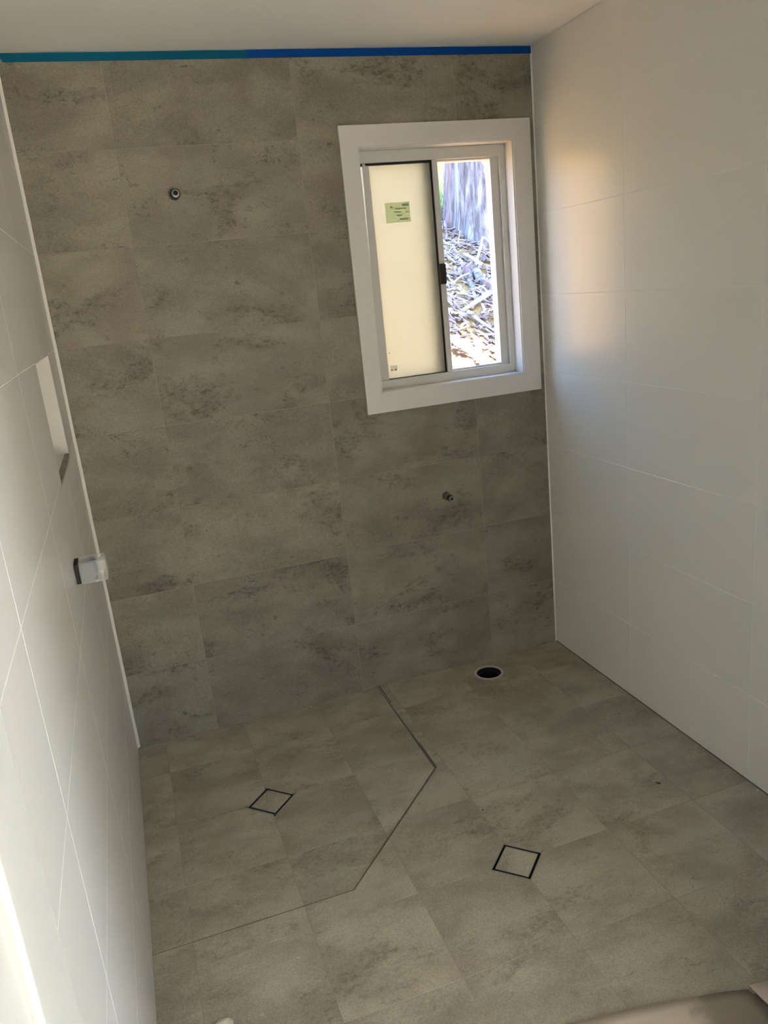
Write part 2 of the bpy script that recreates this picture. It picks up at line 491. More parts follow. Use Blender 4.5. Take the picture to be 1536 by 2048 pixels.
# the folded joint around the shower corner
def strip(name, pts, ws, mat, parent):
    bm = bmesh.new(); rows = []
    for k, q in enumerate(pts):
        w = ws[k]
        a = Vector(pts[max(0, k - 1)]); b = Vector(pts[min(len(pts) - 1, k + 1)])
        if 0 < k < len(pts) - 1:
            t1 = (Vector(q) - a).normalized(); t2 = (b - Vector(q)).normalized(); t = (t1 + t2).normalized(); ww = w / max(0.3, t.dot(t1))
        else: t = (b - a).normalized(); ww = w
        nn = Vector((-t.y, t.x)); row = []
        for off, zf in ((0.5, z_out), (0.04, z_out), (-0.04, z_in), (-0.5, z_in)):
            p_ = Vector(q) + nn * ww * off; row.append(bm.verts.new((p_.x, p_.y, zf(*p_) + 0.0005)))
        rows.append(row)
    for A, B in zip(rows, rows[1:]):
        for i in range(3): bm.faces.new((A[i], A[i + 1], B[i + 1], B[i]))
    return from_bm(name, bm, mat, parent, Matrix.Identity(4))
tag(strip('fold_joint', [(CA[0] - 0.003, 0.0), (CB_[0] - 0.001, CB_[1]), CC, (XL, CC[1])], [0.011, 0.0095, 0.0070, 0.0045], M['crease'], floor), 'dark sealed joint around the lowered shower corner')

# ------------------------------------------------------------------ ceiling
ceiling = box('ceiling', (XL - 0.1, 0.1, YF, 0.11, H + 0.001, H + 0.06), M['plaster'])
tag(ceiling, 'plain white painted ceiling', kind='structure')

# ------------------------------------------------------------------ sealant beads in the corners
def bead(name, p, q, r, mat, lab, dirs):
    bm = bmesh.new(); a, b = Vector(dirs[0]), Vector(dirs[1]); rows = []
    n = 40
    for k in range(n + 1):
        c = Vector(p).lerp(Vector(q), k / n); rr = r * (1 + 0.18 * (noise.noise(Vector((k * 0.7, r * 300, 0)))))
        rows.append([bm.verts.new(c + v) for v in (Vector((0, 0, 0)), a * rr, (a + b) * rr * 0.36, b * rr)])
    for A, B in zip(rows, rows[1:]):
        for i in range(4): bm.faces.new((A[i], A[(i + 1) % 4], B[(i + 1) % 4], B[i]))
    bm.faces.new(rows[0]); bm.faces.new(rows[-1][::-1])
    o = from_bm(name, bm, mat, None, Matrix.Identity(4)); tag(o, lab, kind='structure'); return o
bead('trim_1', (XL, 0, -0.0), (XL, 0, H), 0.0095, M['silicone'], 'white sealant bead in the left back corner', ((1, 0, 0), (0, -1, 0)))
bead('trim_2', (0, 0, 0.0), (0, 0, H), 0.0045, M['silicone'], 'thin white sealant bead in the right back corner', ((-1, 0, 0), (0, -1, 0)))
bead('trim_3', (0, 0, 0.0), (0, YF, 0.0), 0.0035, M['crease'], 'dark joint where the white right wall meets the floor', ((-1, 0, 0), (0, 0, 1)))

# ------------------------------------------------------------------ window
win = empty('window_1', (-0.40, 0.0, 1.17)); tag(win, 'white framed sliding window with one frosted sash slid aside', kind='structure')
cx0, cx1, cz0, cz1 = -0.767, -0.026, 1.131, 2.137
ix0, ix1, iz0, iz1 = -0.703, -0.099, 1.203, 2.067
Yc = -0.014
def casing(poly): prism('casing_board', poly, 'y', Yc, 0.0005, M['paint'], win, 0.0004)
e = 0.0
casing([(cx0, cz1), (cx1, cz1), (ix1, iz1 + e), (ix0, iz1 + e)])
casing([(cx0, cz0), (cx1, cz0), (ix1, iz0 - e), (ix0, iz0 - e)])
casing([(cx0, cz0 + e), (ix0 - e, iz0 + e), (ix0 - e, iz1 - e), (cx0, cz1 - e)])
casing([(cx1, cz0 + e), (ix1 + e, iz0 + e), (ix1 + e, iz1 - e), (cx1, cz1 - e)])
rx0, rx1, rz0, rz1 = -0.6985, -0.1035, 1.2075, 2.0625
box('reveal_board', (ix0 - 0.012, rx0, -0.009, 0.128, iz0, iz1), M['paint'], win, 0.0008)
box('reveal_board', (rx1, ix1 + 0.012, -0.009, 0.128, iz0, iz1), M['paint'], win, 0.0008)
box('reveal_board', (rx0, rx1, -0.009, 0.128, rz1, iz1 + 0.012), M['paint'], win, 0.0008)
box('reveal_board', (rx0, rx1, -0.009, 0.128, iz0 - 0.012, rz0), M['paint'], win, 0.0008)
# outer aluminium frame: head, sill and jambs with an inner step
fy0, fy1 = 0.050, 0.110
box('frame_head', (rx0, rx1, fy0, fy1, 2.0215, rz1), M['alu'], win, 0.0012)
box('frame_sill', (rx0, rx1, fy0, fy1, rz0, 1.2425), M['alu'], win, 0.0012)
box('frame_jamb', (-0.126, rx1, fy0, fy1, 1.2425, 2.0215), M['alu'], win, 0.0012)
box('frame_jamb', (rx0, -0.6900, fy0, fy1, 1.2425, 2.0215), M['alu'], win, 0.0012)
box('frame_step', (-0.160, -0.126, fy0 + 0.014, fy1, 1.2425, 2.0215), M['alu'], win, 0.0012)
box('frame_step', (-0.382, -0.160, fy0 + 0.014, fy1, 2.014, 2.0215), M['alu'], win, 0.0010)
box('sill_rail', (-0.382, -0.160, fy0 + 0.014, fy0 + 0.022, 1.2425, 1.250), M['alu'], win, 0.0010)

def frosted(name, col, dif):
    m, n, l, b = nmat(name)
    out = n['Material Output']
    tr = n.new('ShaderNodeBsdfTranslucent'); tr.inputs[0].default_value = (*col, 1)
    df = n.new('ShaderNodeBsdfDiffuse'); df.inputs[0].default_value = (*dif, 1)
    tc = n.new('ShaderNodeTexCoord'); nz = n.new('ShaderNodeTexNoise'); nz.inputs['Scale'].default_value = 900
    l.new(tc.outputs['Object'], nz.inputs['Vector'])
    bp = n.new('ShaderNodeBump'); bp.inputs['Strength'].default_value = 0.05; bp.inputs['Distance'].default_value = 0.001
    l.new(nz.outputs['Fac'], bp.inputs['Height']); l.new(bp.outputs[0], df.inputs['Normal'])
    a = n.new('ShaderNodeAddShader'); l.new(tr.outputs[0], a.inputs[0]); l.new(df.outputs[0], a.inputs[1])
    l.new(a.outputs[0], out.inputs['Surface']); n.remove(b)
    return m
M['frost'] = frosted('frosted_glass', (0.52, 0.50, 0.415), (0.12, 0.12, 0.10))
M['frost_fixed'] = frosted('frosted_glass_fixed', (0.90, 0.88, 0.80), (0.06, 0.06, 0.055))
M['sticker'] = frosted('green_sticker', (0.68, 0.71, 0.58), (0.15, 0.17, 0.13))
M['sticker_print'] = frosted('green_sticker_print', (0.58, 0.62, 0.50), (0.12, 0.14, 0.11))
M['etch'] = frosted('grey_glass_stamp', (0.40, 0.38, 0.31), (0.08, 0.08, 0.07))

# fixed frosted light behind the sliding sash, with the stile they share
fixed = box('fixed_light', (-0.6900, -0.436, 0.0955, 0.0985, 1.2425, 2.0215), M['frost_fixed'], win)
box('meeting_stile', (-0.436, -0.384, 0.084, 0.106, 1.2425, 2.0215), M['alu'], win, 0.001)
sash = empty('sash', (-0.53, 0.066, 1.2425)); sash.parent = win
sash.matrix_basis = Matrix.Translation(Vector((-0.53, 0.066, 1.2425)) - Vector((-0.40, 0.0, 1.17)))
_sw = Matrix.Translation((-0.53, 0.066, 1.2425))
def sbox(name, b, mat, bevel=0.0):
    bm = bmesh.new(); bbox(bm, *b)
    if bevel: bmesh.ops.bevel(bm, geom=bm.edges[:], offset=bevel, segments=2, affect='EDGES')
    me_o = from_bm(name, bm, mat)
    me_o.parent = sash; me_o.matrix_basis = _sw.inverted(); return me_o
sy0, sy1 = 0.056, 0.078
sbox('glass_pane', (-0.648, -0.404, 0.066, 0.070, 1.243, 2.0195), M['frost'])
o = prism('sash_stile', [(-0.6835, 1.243), (-0.6465, 1.243), (-0.6465, 2.021), (-0.6700, 2.021)], 'y', sy0, sy1, M['alu'], None, 0.0012); o.parent = sash; o.matrix_basis = _sw.inverted()
sbox('sash_stile', (-0.4015, -0.3800, sy0 - 0.004, sy1, 1.243, 2.021), M['alu'], 0.0012)
sbox('gasket', (-0.4060, -0.4015, sy0 + 0.002, 0.0665, 1.243, 2.021), M['gasket'])
sbox('gasket', (-0.660, -0.4015, sy0, 0.0665, 2.0135, 2.021), M['gasket'])
sbox('gasket', (-0.6465, -0.4015, sy0 + 0.004, 0.0665, 1.243, 1.2455), M['gasket'])
sbox('gasket', (-0.6895, -0.6705, 0.060, 0.070, 2.013, 2.021), M['gasket'])
sbox('gasket', (-0.6895, -0.6835, 0.060, 0.070, 1.243, 1.285), M['gasket'])
# sticker with lines of faint print, and the small stamp at the foot of the pane
st = sbox('sticker', (-0.596, -0.4985, 0.0652, 0.0658, 1.8135, 1.8845), M['sticker'])
tag(st, 'small green sticker with faint lines of print')
pr = [(-0.528, -0.503, 1.870, 1.8785), (-0.556, -0.512, 1.8595, 1.864), (-0.563, -0.534, 1.8485, 1.853), (-0.551, -0.530, 1.8365, 1.841), (-0.541, -0.508, 1.8225, 1.828), (-0.575, -0.566, 1.866, 1.872), (-0.516, -0.505, 1.8470, 1.850)]
bm = bmesh.new()
for a, b, c, d in pr: bbox(bm, a, b, 0.0647, 0.0653, c, d)
o = from_bm('sticker_print', bm, M['sticker_print']); o.parent = sash; o.matrix_basis = _sw.inverted()
bm = bmesh.new()
for a, b, c, d in [(-0.634, -0.606, 1.2905, 1.2930), (-0.634, -0.606, 1.2850, 1.2875), (-0.632, -0.6235, 1.274, 1.2825), (-0.6185, -0.608, 1.274, 1.2825)]:
    bbox(bm, a, b, 0.0652, 0.0658, c, d)
o = from_bm('glass_stamp', bm, M['etch']); o.parent = sash; o.matrix_basis = _sw.inverted()
o = sbox('fleck', (-0.6335, -0.6305, 0.0652, 0.0658, 1.341, 1.3445), M['crumb_dark'])
# latch on the closing stile
lt = sbox('latch', (-0.4085, -0.3870, 0.026, sy0 - 0.003, 1.5775, 1.6525), M['bronze'], 0.003)
bm = bmesh.new()
lathe(bm, [(0, 0), (0.0065, 0), (0.0065, 0.006), (0.0035, 0.0075), (0, 0.0075)], 20, Matrix.Translation((-0.3855, 0.040, 1.6155)) @ Matrix.Rotation(math.radians(90), 4, 'X'))
o = from_bm('key_barrel', bm, M['chrome'], None, None, True); o.parent = sash; o.matrix_basis = _sw.inverted()

# ------------------------------------------------------------------ masking tape along the top of the back wall
def tape(name, x0, x1, mat, label, ztop, seed, end_cut):
    bm = bmesh.new(); n = 60; rows = []
    for k in range(n + 1):
        x = x0 + (x1 - x0) * k / n
        zt = ztop(x); w = 0.0245 + 0.0007 * noise.noise(Vector((x * 6, seed, 0)))
        y = -0.0009 - 0.0005 * noise.noise(Vector((x * 9, seed, 3)))
        zb = zt - w; xb = x
        if k == 0: xb = x + end_cut
        rows.append([bm.verts.new(p) for p in ((x, y, zt), (xb, y - 0.0003, zb), (xb, -0.0001, zb), (x, -0.0001, zt))])
    for A, B in zip(rows, rows[1:]):
        for i in range(4): bm.faces.new((A[i], A[(i + 1) % 4], B[(i + 1) % 4], B[i]))
    bm.faces.new(rows[0][::-1]); bm.faces.new(rows[-1])
    return tag(from_bm(name, bm, mat, None, Matrix.Identity(4)), label, 'tape', 'masking tape along the ceiling line')
tape('masking_tape', -1.800, -1.040, M['tape_teal'], 'teal strip of masking tape at the ceiling line, above the shower outlet', lambda x: H - 0.0012, 1.0, 0.009)
tape('masking_tape', -1.049, -0.0008, M['tape_blue'], 'dark blue strip of masking tape at the ceiling line, above the window', lambda x: H - 0.0006, 5.0, 0.001).location.y = -0.0006

# ------------------------------------------------------------------ pipe stubs in the back wall
def face_wall(x, z): return Matrix.Translation((x, 0, z)) @ Matrix.Rotation(math.radians(90), 4, 'X')
t = empty('shower_outlet', (-1.3495, 0, 1.9505)); tag(t, 'brass shower pipe stub with black ring high on the stone wall', 'pipe fitting')
mx = face_wall(-1.3495, 1.9505)
lathe_obj('wall_flange', [(0.0, 0.0), (0.0165, 0.0), (0.0165, 0.006), (0.0135, 0.009), (0.0125, 0.009), (0.0125, 0.030), (0.009, 0.030)], mx, M['brass'], t)
lathe_obj('seal_ring', [(0.0118, 0.026), (0.0148, 0.027), (0.0158, 0.032), (0.0158, 0.038), (0.0146, 0.042), (0.0120, 0.0425), (0.0118, 0.026)], mx, M['rubber'], t)
lathe_obj('outlet_tube', [(0.0118, 0.026), (0.0118, 0.0445), (0.0080, 0.0450), (0.0078, 0.012), (0.0, 0.012)], mx, M['dull_steel'], t)
lathe_obj('bore_shade', [(0.0, 0.022), (0.0079, 0.022), (0.0079, 0.040), (0.0, 0.0405)], mx, M['black'], t)  # black disc stands in for the shade inside the open tube

t = empty('cistern_tap_stub', (-0.4735, 0, 0.7585)); tag(t, 'brass water inlet stub with hex nut, low on the stone wall below the window', 'pipe fitting')
mx = face_wall(-0.4735, 0.7585)
bm = bmesh.new(); lathe(bm, [(0, 0), (0.0175, 0), (0.0185, 0.002), (0.0185, 0.010), (0.0165, 0.013), (0, 0.013)], 6, mx @ Matrix.Rotation(0.4, 4, 'Z'))
from_bm('hex_nut', bm, M['brass'], t, Matrix.Identity(4))
lathe_obj('body', [(0, 0.012), (0.0130, 0.012), (0.0118, 0.020), (0.0108, 0.030), (0.0108, 0.040), (0.0, 0.040)], mx, M['brass'], t)
lathe_obj('seal_ring', [(0.0095, 0.038), (0.0128, 0.039), (0.0134, 0.044), (0.0134, 0.050), (0.0122, 0.054), (0.0095, 0.054), (0.0095, 0.038)], mx, M['rubber'], t)
lathe_obj('outlet_tube', [(0.0095, 0.038), (0.0104, 0.056), (0.0098, 0.064), (0.0062, 0.0645), (0.0060, 0.045), (0.0, 0.045)], mx, M['dull_steel'], t)
lathe_obj('bore_shade', [(0.0, 0.046), (0.0061, 0.046), (0.0061, 0.0605), (0.0, 0.061)], mx, M['black'], t)  # dark hole of the tube painted as a black disc

# ------------------------------------------------------------------ boxed mixer cover on the left wall
def milky(name):
    m, n, l, b = nmat(name); out = n['Material Output']
    tc = n.new('ShaderNodeTexCoord'); nz = n.new('ShaderNodeTexNoise'); nz.inputs['Scale'].default_value = 12
    l.new(tc.outputs['Object'], nz.inputs['Vector'])
    b.inputs['Base Color'].default_value = (0.80, 0.79, 0.74, 1); b.inputs['Roughness'].default_value = 0.28
    tr = n.new('ShaderNodeBsdfTransparent'); tr.inputs[0].default_value = (0.95, 0.96, 0.97, 1)
    mixs = n.new('ShaderNodeMixShader'); l.new(ramp(n, l, nz.outputs['Fac'], 0.2, 0.8, 0.68, 0.74), mixs.inputs[0])
    l.new(b.outputs[0], mixs.inputs[1]); l.new(tr.outputs[0], mixs.inputs[2]); l.new(mixs.outputs[0], out.inputs['Surface'])
    return m
M['milky'] = milky('milky_plastic')
M['steel_blue'] = simple('mixer_body', (0.12, 0.145, 0.19), 0.45, metal=0.0)
t = empty('shower_mixer_cover', (XL, -0.87, 1.0)); tag(t, 'square milky plastic cover over the mixer on the left white wall', 'mixer cover')
my0, my1, mz0, mz1 = -0.903, -0.842, 0.9690, 1.0240
box('backing_gasket', (XL, XL + 0.0105, my0 + 0.0015, my1 - 0.0015, mz0 + 0.002, mz1 - 0.002), M['black'], t, 0.002)
bm = bmesh.new()
bbox(bm, XL + 0.0105, XL + 0.0735, my0, my1, mz0, mz1)
bmesh.ops.bevel(bm, geom=bm.edges[:], offset=0.0022, segments=2, affect='EDGES')
from_bm('cover', bm, M['milky'], t, Matrix.Identity(4))
box('mixer_body', (XL + 0.0115, XL + 0.050, my0 + 0.0035, my1 - 0.006, mz0 + 0.005, mz1 - 0.007), M['steel_blue'], t, 0.004)

# ------------------------------------------------------------------ tile-insert drains
def drain(d, zf, label, lift):
    z0 = min(zf(d[0] + a * DR, d[1] + b * DR) for a, b in ((1, 0), (-1, 0), (0, 1), (0, -1))) + lift
    t = empty('floor_drain', (d[0], d[1], z0)); t.matrix_basis = Matrix.Translation((d[0], d[1], z0)) @ Matrix.Rotation(math.radians(45), 4, 'Z')
    tag(t, label, 'drain', 'square tile-insert drains')
    def fr(name, a, b, h0, h1, mat):
        bm = bmesh.new()
        for q in ((-a, -b, -a, a), (b, a, -a, a), (-b, b, -a, -b), (-b, b, b, a)):
            bbox(bm, q[0], q[1], q[2], q[3], h0, h1)
        o = from_bm(name, bm, mat); o.parent = t; return o
    a = DR - 0.0002
    fr('frame', a, a - 0.0010, -0.0012, 0.0003, M['drain_steel'])
    bm = bmesh.new(); bbox(bm, -a + 0.0005, a - 0.0005, -a + 0.0005, a - 0.0005, -0.032, -0.022); o = from_bm('gully', bm, M['black']); o.parent = t
    fr('gully_wall', a, a - 0.0012, -0.025, -0.0012, M['black'])
    i = a - 0.0080
    fr('insert_tray', i, i - 0.0012, -0.02, -0.0012, M['black'])  # gully and tray sides painted black in place of shade in the gap
    fr('insert_edge', i, i - 0.0012, -0.0012, 0.0002, M['drain_steel'])
    bm = bmesh.new(); j = i - 0.0014; bbox(bm, -j, j, -j, j, -0.018, -0.0002); bmesh.ops.bevel(bm, geom=bm.edges[:], offset=0.0006, segments=1, affect='EDGES')
    o = from_bm('insert_tile', bm, M['stone_floor_lit']); o.parent = t
    return t
drain(D1, z_in, 'square tile-insert floor drain in the lowered shower corner', 0.0008)
drain(D2, z_out, 'square tile-insert floor drain nearest the camera, outside the shower corner', 0.0008)

# ------------------------------------------------------------------ open waste pipe
t = empty('waste_pipe', (WC[0], WC[1], 0)); tag(t, 'open round waste pipe in the floor below the brass inlet', 'pipe')
mz = Matrix.Translation((WC[0], WC[1], 0))
lathe_obj('pipe_rim', [(WR + 0.006, -0.03), (WR + 0.006, 0.0015), (WR - 0.0010, 0.0020), (WR - 0.003, 0.0005), (WR - 0.003, -0.004)], mz, M['pvc'], t, 48)
lathe_obj('pipe_bore', [(WR - 0.003, -0.003), (WR - 0.004, -0.018), (WR - 0.010, -0.020), (WR - 0.010, -0.026), (WR - 0.006, -0.028), (WR - 0.006, -0.095), (0, -0.095)], mz, M['pvc_in'], t, 48)

# ------------------------------------------------------------------ protective sheets and crumbs on the floor
def sheet(name, edge, back, mat, label, lift, seed):
    """edge: far edge points (x,y); the sheet runs from there back to y=back"""
    bm = bmesh.new(); rows = []; n = 12
    for (x, y) in edge:
        r = []
        for k in range(n + 1):
            f = k / n; yy = y + (back - y) * f; xx = x + (0.03 if f > 0 else 0) * f
            h = 0.003 + lift * math.exp(-f * 5) + 0.004 * (0.5 + 0.5 * noise.noise(Vector((xx * 6, yy * 6, seed))))
            r.append((bm.verts.new((xx, yy, h)), bm.verts.new((xx, yy, h - 0.0022))))
        rows.append(r)
    for A, B in zip(rows, rows[1:]):
        for k in range(n):
            for s in (0, 1): bm.faces.new((A[k][s], A[k + 1][s], B[k + 1][s], B[k][s]))
        for k in (0, n): bm.faces.new((A[k][0], B[k][0], B[k][1], A[k][1]))
    for R_ in (rows[0], rows[-1]):
        for k in range(n): bm.faces.new((R_[k][0], R_[k + 1][0], R_[k + 1][1], R_[k][1]))
    return tag(from_bm(name, bm, mat, None, Matrix.Identity(4), True), label, 'sheet', 'floor protection sheets')
def sheet_material():
    m = simple('stained_cardboard', (0.52, 0.43, 0.33), 0.9, var=0.08, vscale=6, bump=0.2)
    n, l = m.node_tree.nodes, m.node_tree.links; b = n['Principled BSDF']
    old = b.inputs['Base Color'].links[0].from_socket
    tc = n.new('ShaderNodeTexCoord'); sub = n.new('ShaderNodeVectorMath'); sub.operation = 'SUBTRACT'; sub.inputs[1].default_value = (-0.60, -1.80, 0)
    l.new(tc.outputs['Object'], sub.inputs[0])
    ln = n.new('ShaderNodeVectorMath'); ln.operation = 'LENGTH'; l.new(sub.outputs[0], ln.inputs[0])
    nz = n.new('ShaderNodeTexNoise'); nz.inputs['Scale'].default_value = 22; nz.inputs['Detail'].default_value = 6; l.new(tc.outputs['Object'], nz.inputs['Vector'])
    d = math_node(n, l, 'ADD', ln.outputs['Value'], math_node(n, l, 'MULTIPLY', nz.outputs['Fac'], 0.10))
    mk = n.new('ShaderNodeMix'); mk.data_type = 'RGBA'; mk.inputs[7].default_value = (0.23, 0.19, 0.135, 1)
    l.new(ramp(n, l, d, 0.115, 0.165, 0.85, 0.0), mk.inputs[0]); l.new(old, mk.inputs[6]); l.new(mk.outputs[2], b.inputs['Base Color'])
    return m
M['sheet_stained'] = sheet_material()
sheet('cardboard_sheet', [(-1.02, -1.672), (-0.925, -1.674), (-0.832, -1.688), (-0.739, -1.705), (-0.688, -1.718), (-0.617, -1.733), (-0.58, -1.743), (-0.548, -1.754)], -1.99, M['sheet_stained'], 'dusty cardboard sheet with a dark stain at the doorway', 0.004, 2.0)
sheet('cardboard_sheet', [(-0.542, -1.750), (-0.50, -1.756), (-0.40, -1.765), (-0.28, -1.770), (-0.16, -1.778)], -1.99, M['sheet'], 'clean beige cardboard sheet by the right wall, lying over the stained one', 0.010, 9.0)
bm = bmesh.new(); bmesh.ops.create_icosphere(bm, subdivisions=3, radius=1.0)
for v in bm.verts:
    k = 1 + 0.25 * noise.noise(v.co * 2.3); v.co = Vector((v.co.x * 0.022 * k, v.co.y * 0.016 * k, max(0, v.co.z) * 0.014 * k))
tag(from_bm('paper_scrap', bm, M['scrap'], None, Matrix.Translation((-1.669, -1.352, z_out(-1.669, -1.352))), True), 'small crumpled pale paper scrap on the floor by the left wall', 'scrap')
def crumb(name, x, y, r, mat, label, stretch=(1, 1, 0.6), rot=0.0, z=0.0):
    bm = bmesh.new(); bmesh.ops.create_icosphere(bm, subdivisions=2, radius=r)
    for v in bm.verts:
        k = 1 + 0.35 * noise.noise(v.co * (1.3 / r)); v.co = Vector((v.co.x * stretch[0], v.co.y * stretch[1], v.co.z * stretch[2])) * k
    mwz = Matrix.Translation((x, y, z + r * stretch[2] * 0.6)) @ Matrix.Rotation(rot, 4, 'Z')
    return tag(from_bm(name, bm, mat, None, mwz), label, 'debris', 'specks on the floor')
crumb('grout_crumb', -1.137, -0.018, 0.0028, M['crumb_white'], 'tiny white crumb at the foot of the stone wall', z=z_in(-1.137, -0.018))
crumb('tile_chip', -0.249, -1.043, 0.0065, M['crumb_dark'], 'tiny dark chip on the floor toward the right wall', (1.3, 0.45, 0.4), -0.6, z_out(-0.249, -1.043))
crumb('grit_grain', -0.801, -0.913, 0.0024, M['crumb_dark'], 'tiny dark grain on the floor behind the nearer drain', z=z_out(-0.801, -0.913))
crumb('grout_crumb', -0.012, -1.206, 0.0028, M['crumb_white'], 'tiny white crumb against the foot of the right wall')

# ------------------------------------------------------------------ doorway and hall behind the camera
JX = -0.70
door = empty('door_1', (XL, -2.07, 0)); tag(door, 'cream painted doorway lining at the left edge', kind='structure')
box('jamb_lining', (XL - 0.03, XL + 0.0015, -2.142, YF - 0.0005, -0.02, 2.14), M['jamb'], door, 0.002)
box('door_stop', (XL - 0.03, XL + 0.011, -2.192, -2.150, -0.02, 2.14), M['jamb'], door, 0.005, 4)
box('architrave', (XL - 0.03, XL + 0.003, -2.34, -2.196, -0.02, 2.14), M['jamb'], door, 0.002)
box('jamb_lining', (JX - 0.0, JX + 0.02, -2.142, YF, -0.02, 2.14), M['jamb'], door, 0.002)
box('head_lining', (XL, JX, -2.142, YF, 2.14, 2.16), M['jamb'], door, 0.002)
tag(boxes('wall_front', [(JX + 0.02, 1.3, -2.14, YF, -0.1, 2.6), (XL - 0.03, JX + 0.02, -2.14, YF, 2.16, 2.6)], M['hall_paint']), 'painted front wall around the doorway', kind='structure')
tag(boxes('wall_hall_left', [(XL - 0.13, XL - 0.030, -4.4, YF, -0.1, 2.6)], M['hall_paint']), 'hall wall behind the camera on the left', kind='structure')
tag(boxes('wall_hall_back', [(XL - 0.13, -1.45, -4.5, -4.4, -0.1, 2.6), (0.25, 1.40, -4.5, -4.4, -0.1, 2.6), (-1.45, 0.25, -4.5, -4.4, 2.15, 2.6)], M['hall_paint']), 'far hall wall with a wide opening added to let more daylight in', kind='structure')  # opening added so more daylight reaches the bathroom floor and ceiling
DY0, DY1 = -3.70, -2.84
tag(boxes('wall_hall_right', [(1.30, 1.40, -4.4, DY0, -0.1, 2.6), (1.30, 1.40, DY1, YF, -0.1, 2.6), (1.30, 1.40, DY0, DY1, 2.12, 2.6)], M['hall_paint']), 'hall wall with the open outer doorway', kind='structure')
tag(boxes('floor_hall', [(XL - 0.1, 1.40, -4.4, YF, -0.16, -0.012)], M['timber']), 'pale board floor of the hall behind the camera', kind='structure')
tag(boxes('ceiling_hall', [(XL - 0.1, 1.40, -4.4, YF, 2.40, 2.46)], M['plaster']), 'hall ceiling behind the camera', kind='structure')
tag(boxes('roof', [(XL - 0.4, 0.4, -4.6, 0.22, 2.6, 2.66), (0.4, 1.6, -4.6, -1.9, 2.6, 2.66)], M['ext']), 'flat roof over the rooms', kind='structure')

tag(boxes('roof_sun_blocker', [(1.40, 2.65, -4.1, -2.4, 2.28, 2.34)], M['ext']), 'added awning that keeps direct sun out of the outer hall doorway', kind='structure')  # unseen awning, added to stop sun falling into the hall
tag(boxes('roof_sky_blocker', [(-3.2, 1.6, -6.0, -4.5, 2.25, 2.33)], M['ext']), 'added roof that blocks sky light from the back hall opening', kind='structure')  # unseen roof, added to cut frontal sky light on the back wall
tag(boxes('wall_blocker', [(-9.0, 9.0, -11.2, -11.0, -0.15, 3.4)], M['blocker']), 'added dark fence across the yard behind the house', kind='structure')  # unseen screen, added to block sky near the horizon

# ------------------------------------------------------------------ outside: bank, tree, litter
def gz(x, y):
    h = 0.79 + 0.34 * y + 0.05 * noise.noise(Vector((x * 0.9, y * 0.9, 1.0))) + 0.025 * noise.noise(Vector((x * 3.1, y * 3.1, 4.0)))
    return h
def litter_material(name, cols, scale):
    m, n, l, b = nmat(name)
    tc = n.new('ShaderNodeTexCoord')
    nz = n.new('ShaderNodeTexNoise'); nz.inputs['Scale'].default_value = scale; nz.inputs['Detail'].default_value = 7; nz.inputs['Roughness'].default_value = 0.7
    l.new(tc.outputs['Object'], nz.inputs['Vector'])
    cr = n.new('ShaderNodeValToRGB'); cr.color_ramp.elements[0].position = 0.3; cr.color_ramp.elements[1].position = 0.7
    cr.color_ramp.elements[0].color = (*cols[0], 1); cr.color_ramp.elements[1].color = (*cols[-1], 1)
    for k, c in enumerate(cols[1:-1]):
        e_ = cr.color_ramp.elements.new(0.3 + 0.4 * (k + 1) / (len(cols) - 1)); e_.color = (*c, 1)
    l.new(nz.outputs['Fac'], cr.inputs[0]); l.new(cr.outputs[0], b.inputs['Base Color'])
    b.inputs['Roughness'].default_value = 0.9; b.inputs['Specular IOR Level'].default_value = 0.2
    bp = n.new('ShaderNodeBump'); bp.inputs['Strength'].default_value = 0.5; bp.inputs['Distance'].default_value = 0.02
    l.new(nz.outputs['Fac'], bp.inputs['Height']); l.new(bp.outputs[0], b.inputs['Normal'])
    return m
M['soil'] = litter_material('leaf_litter_soil', [(0.16, 0.09, 0.034), (0.32, 0.19, 0.070), (0.43, 0.27, 0.105)], 9.0)
bm = bmesh.new(); NX, NY = 90, 60; G = []
for j in range(NY + 1):
    y = 0.12 + 9.0 * (j / NY) ** 1.5
    G.append([bm.verts.new((x, y, gz(x, y))) for x in [-7.0 + 15.0 * i / NX for i in range(NX + 1)]])
for j in range(NY):
    for i in range(NX): bm.faces.new((G[j][i], G[j][i + 1], G[j + 1][i + 1], G[j + 1][i]))
bank = tag(from_bm('ground_bank', bm, M['soil'], None, Matrix.Identity(4), True), 'sloping bank of leaf litter outside the window', kind='structure')
M['cool_ground'] = simple('blue_grey_shade_ground', (0.30, 0.34, 0.39), 0.8)  # bluish shade put into the ground colour, cooling light on the left wall
M['path'] = simple('pale_ground', (0.80, 0.70, 0.56), 0.9, var=0.1)
tag(box('ground_yard', (-9.0, 9.0, -12.0, -4.6, -0.4, -0.15), M['path']), 'pale yard outside the hall', kind='structure')
tag(box('ground_side', (1.41, 9.0, -4.6, 0.10, -0.4, -0.15), M['cool_ground']), 'unseen ground tinted blue grey to cool the light through the hall doorway', kind='structure')

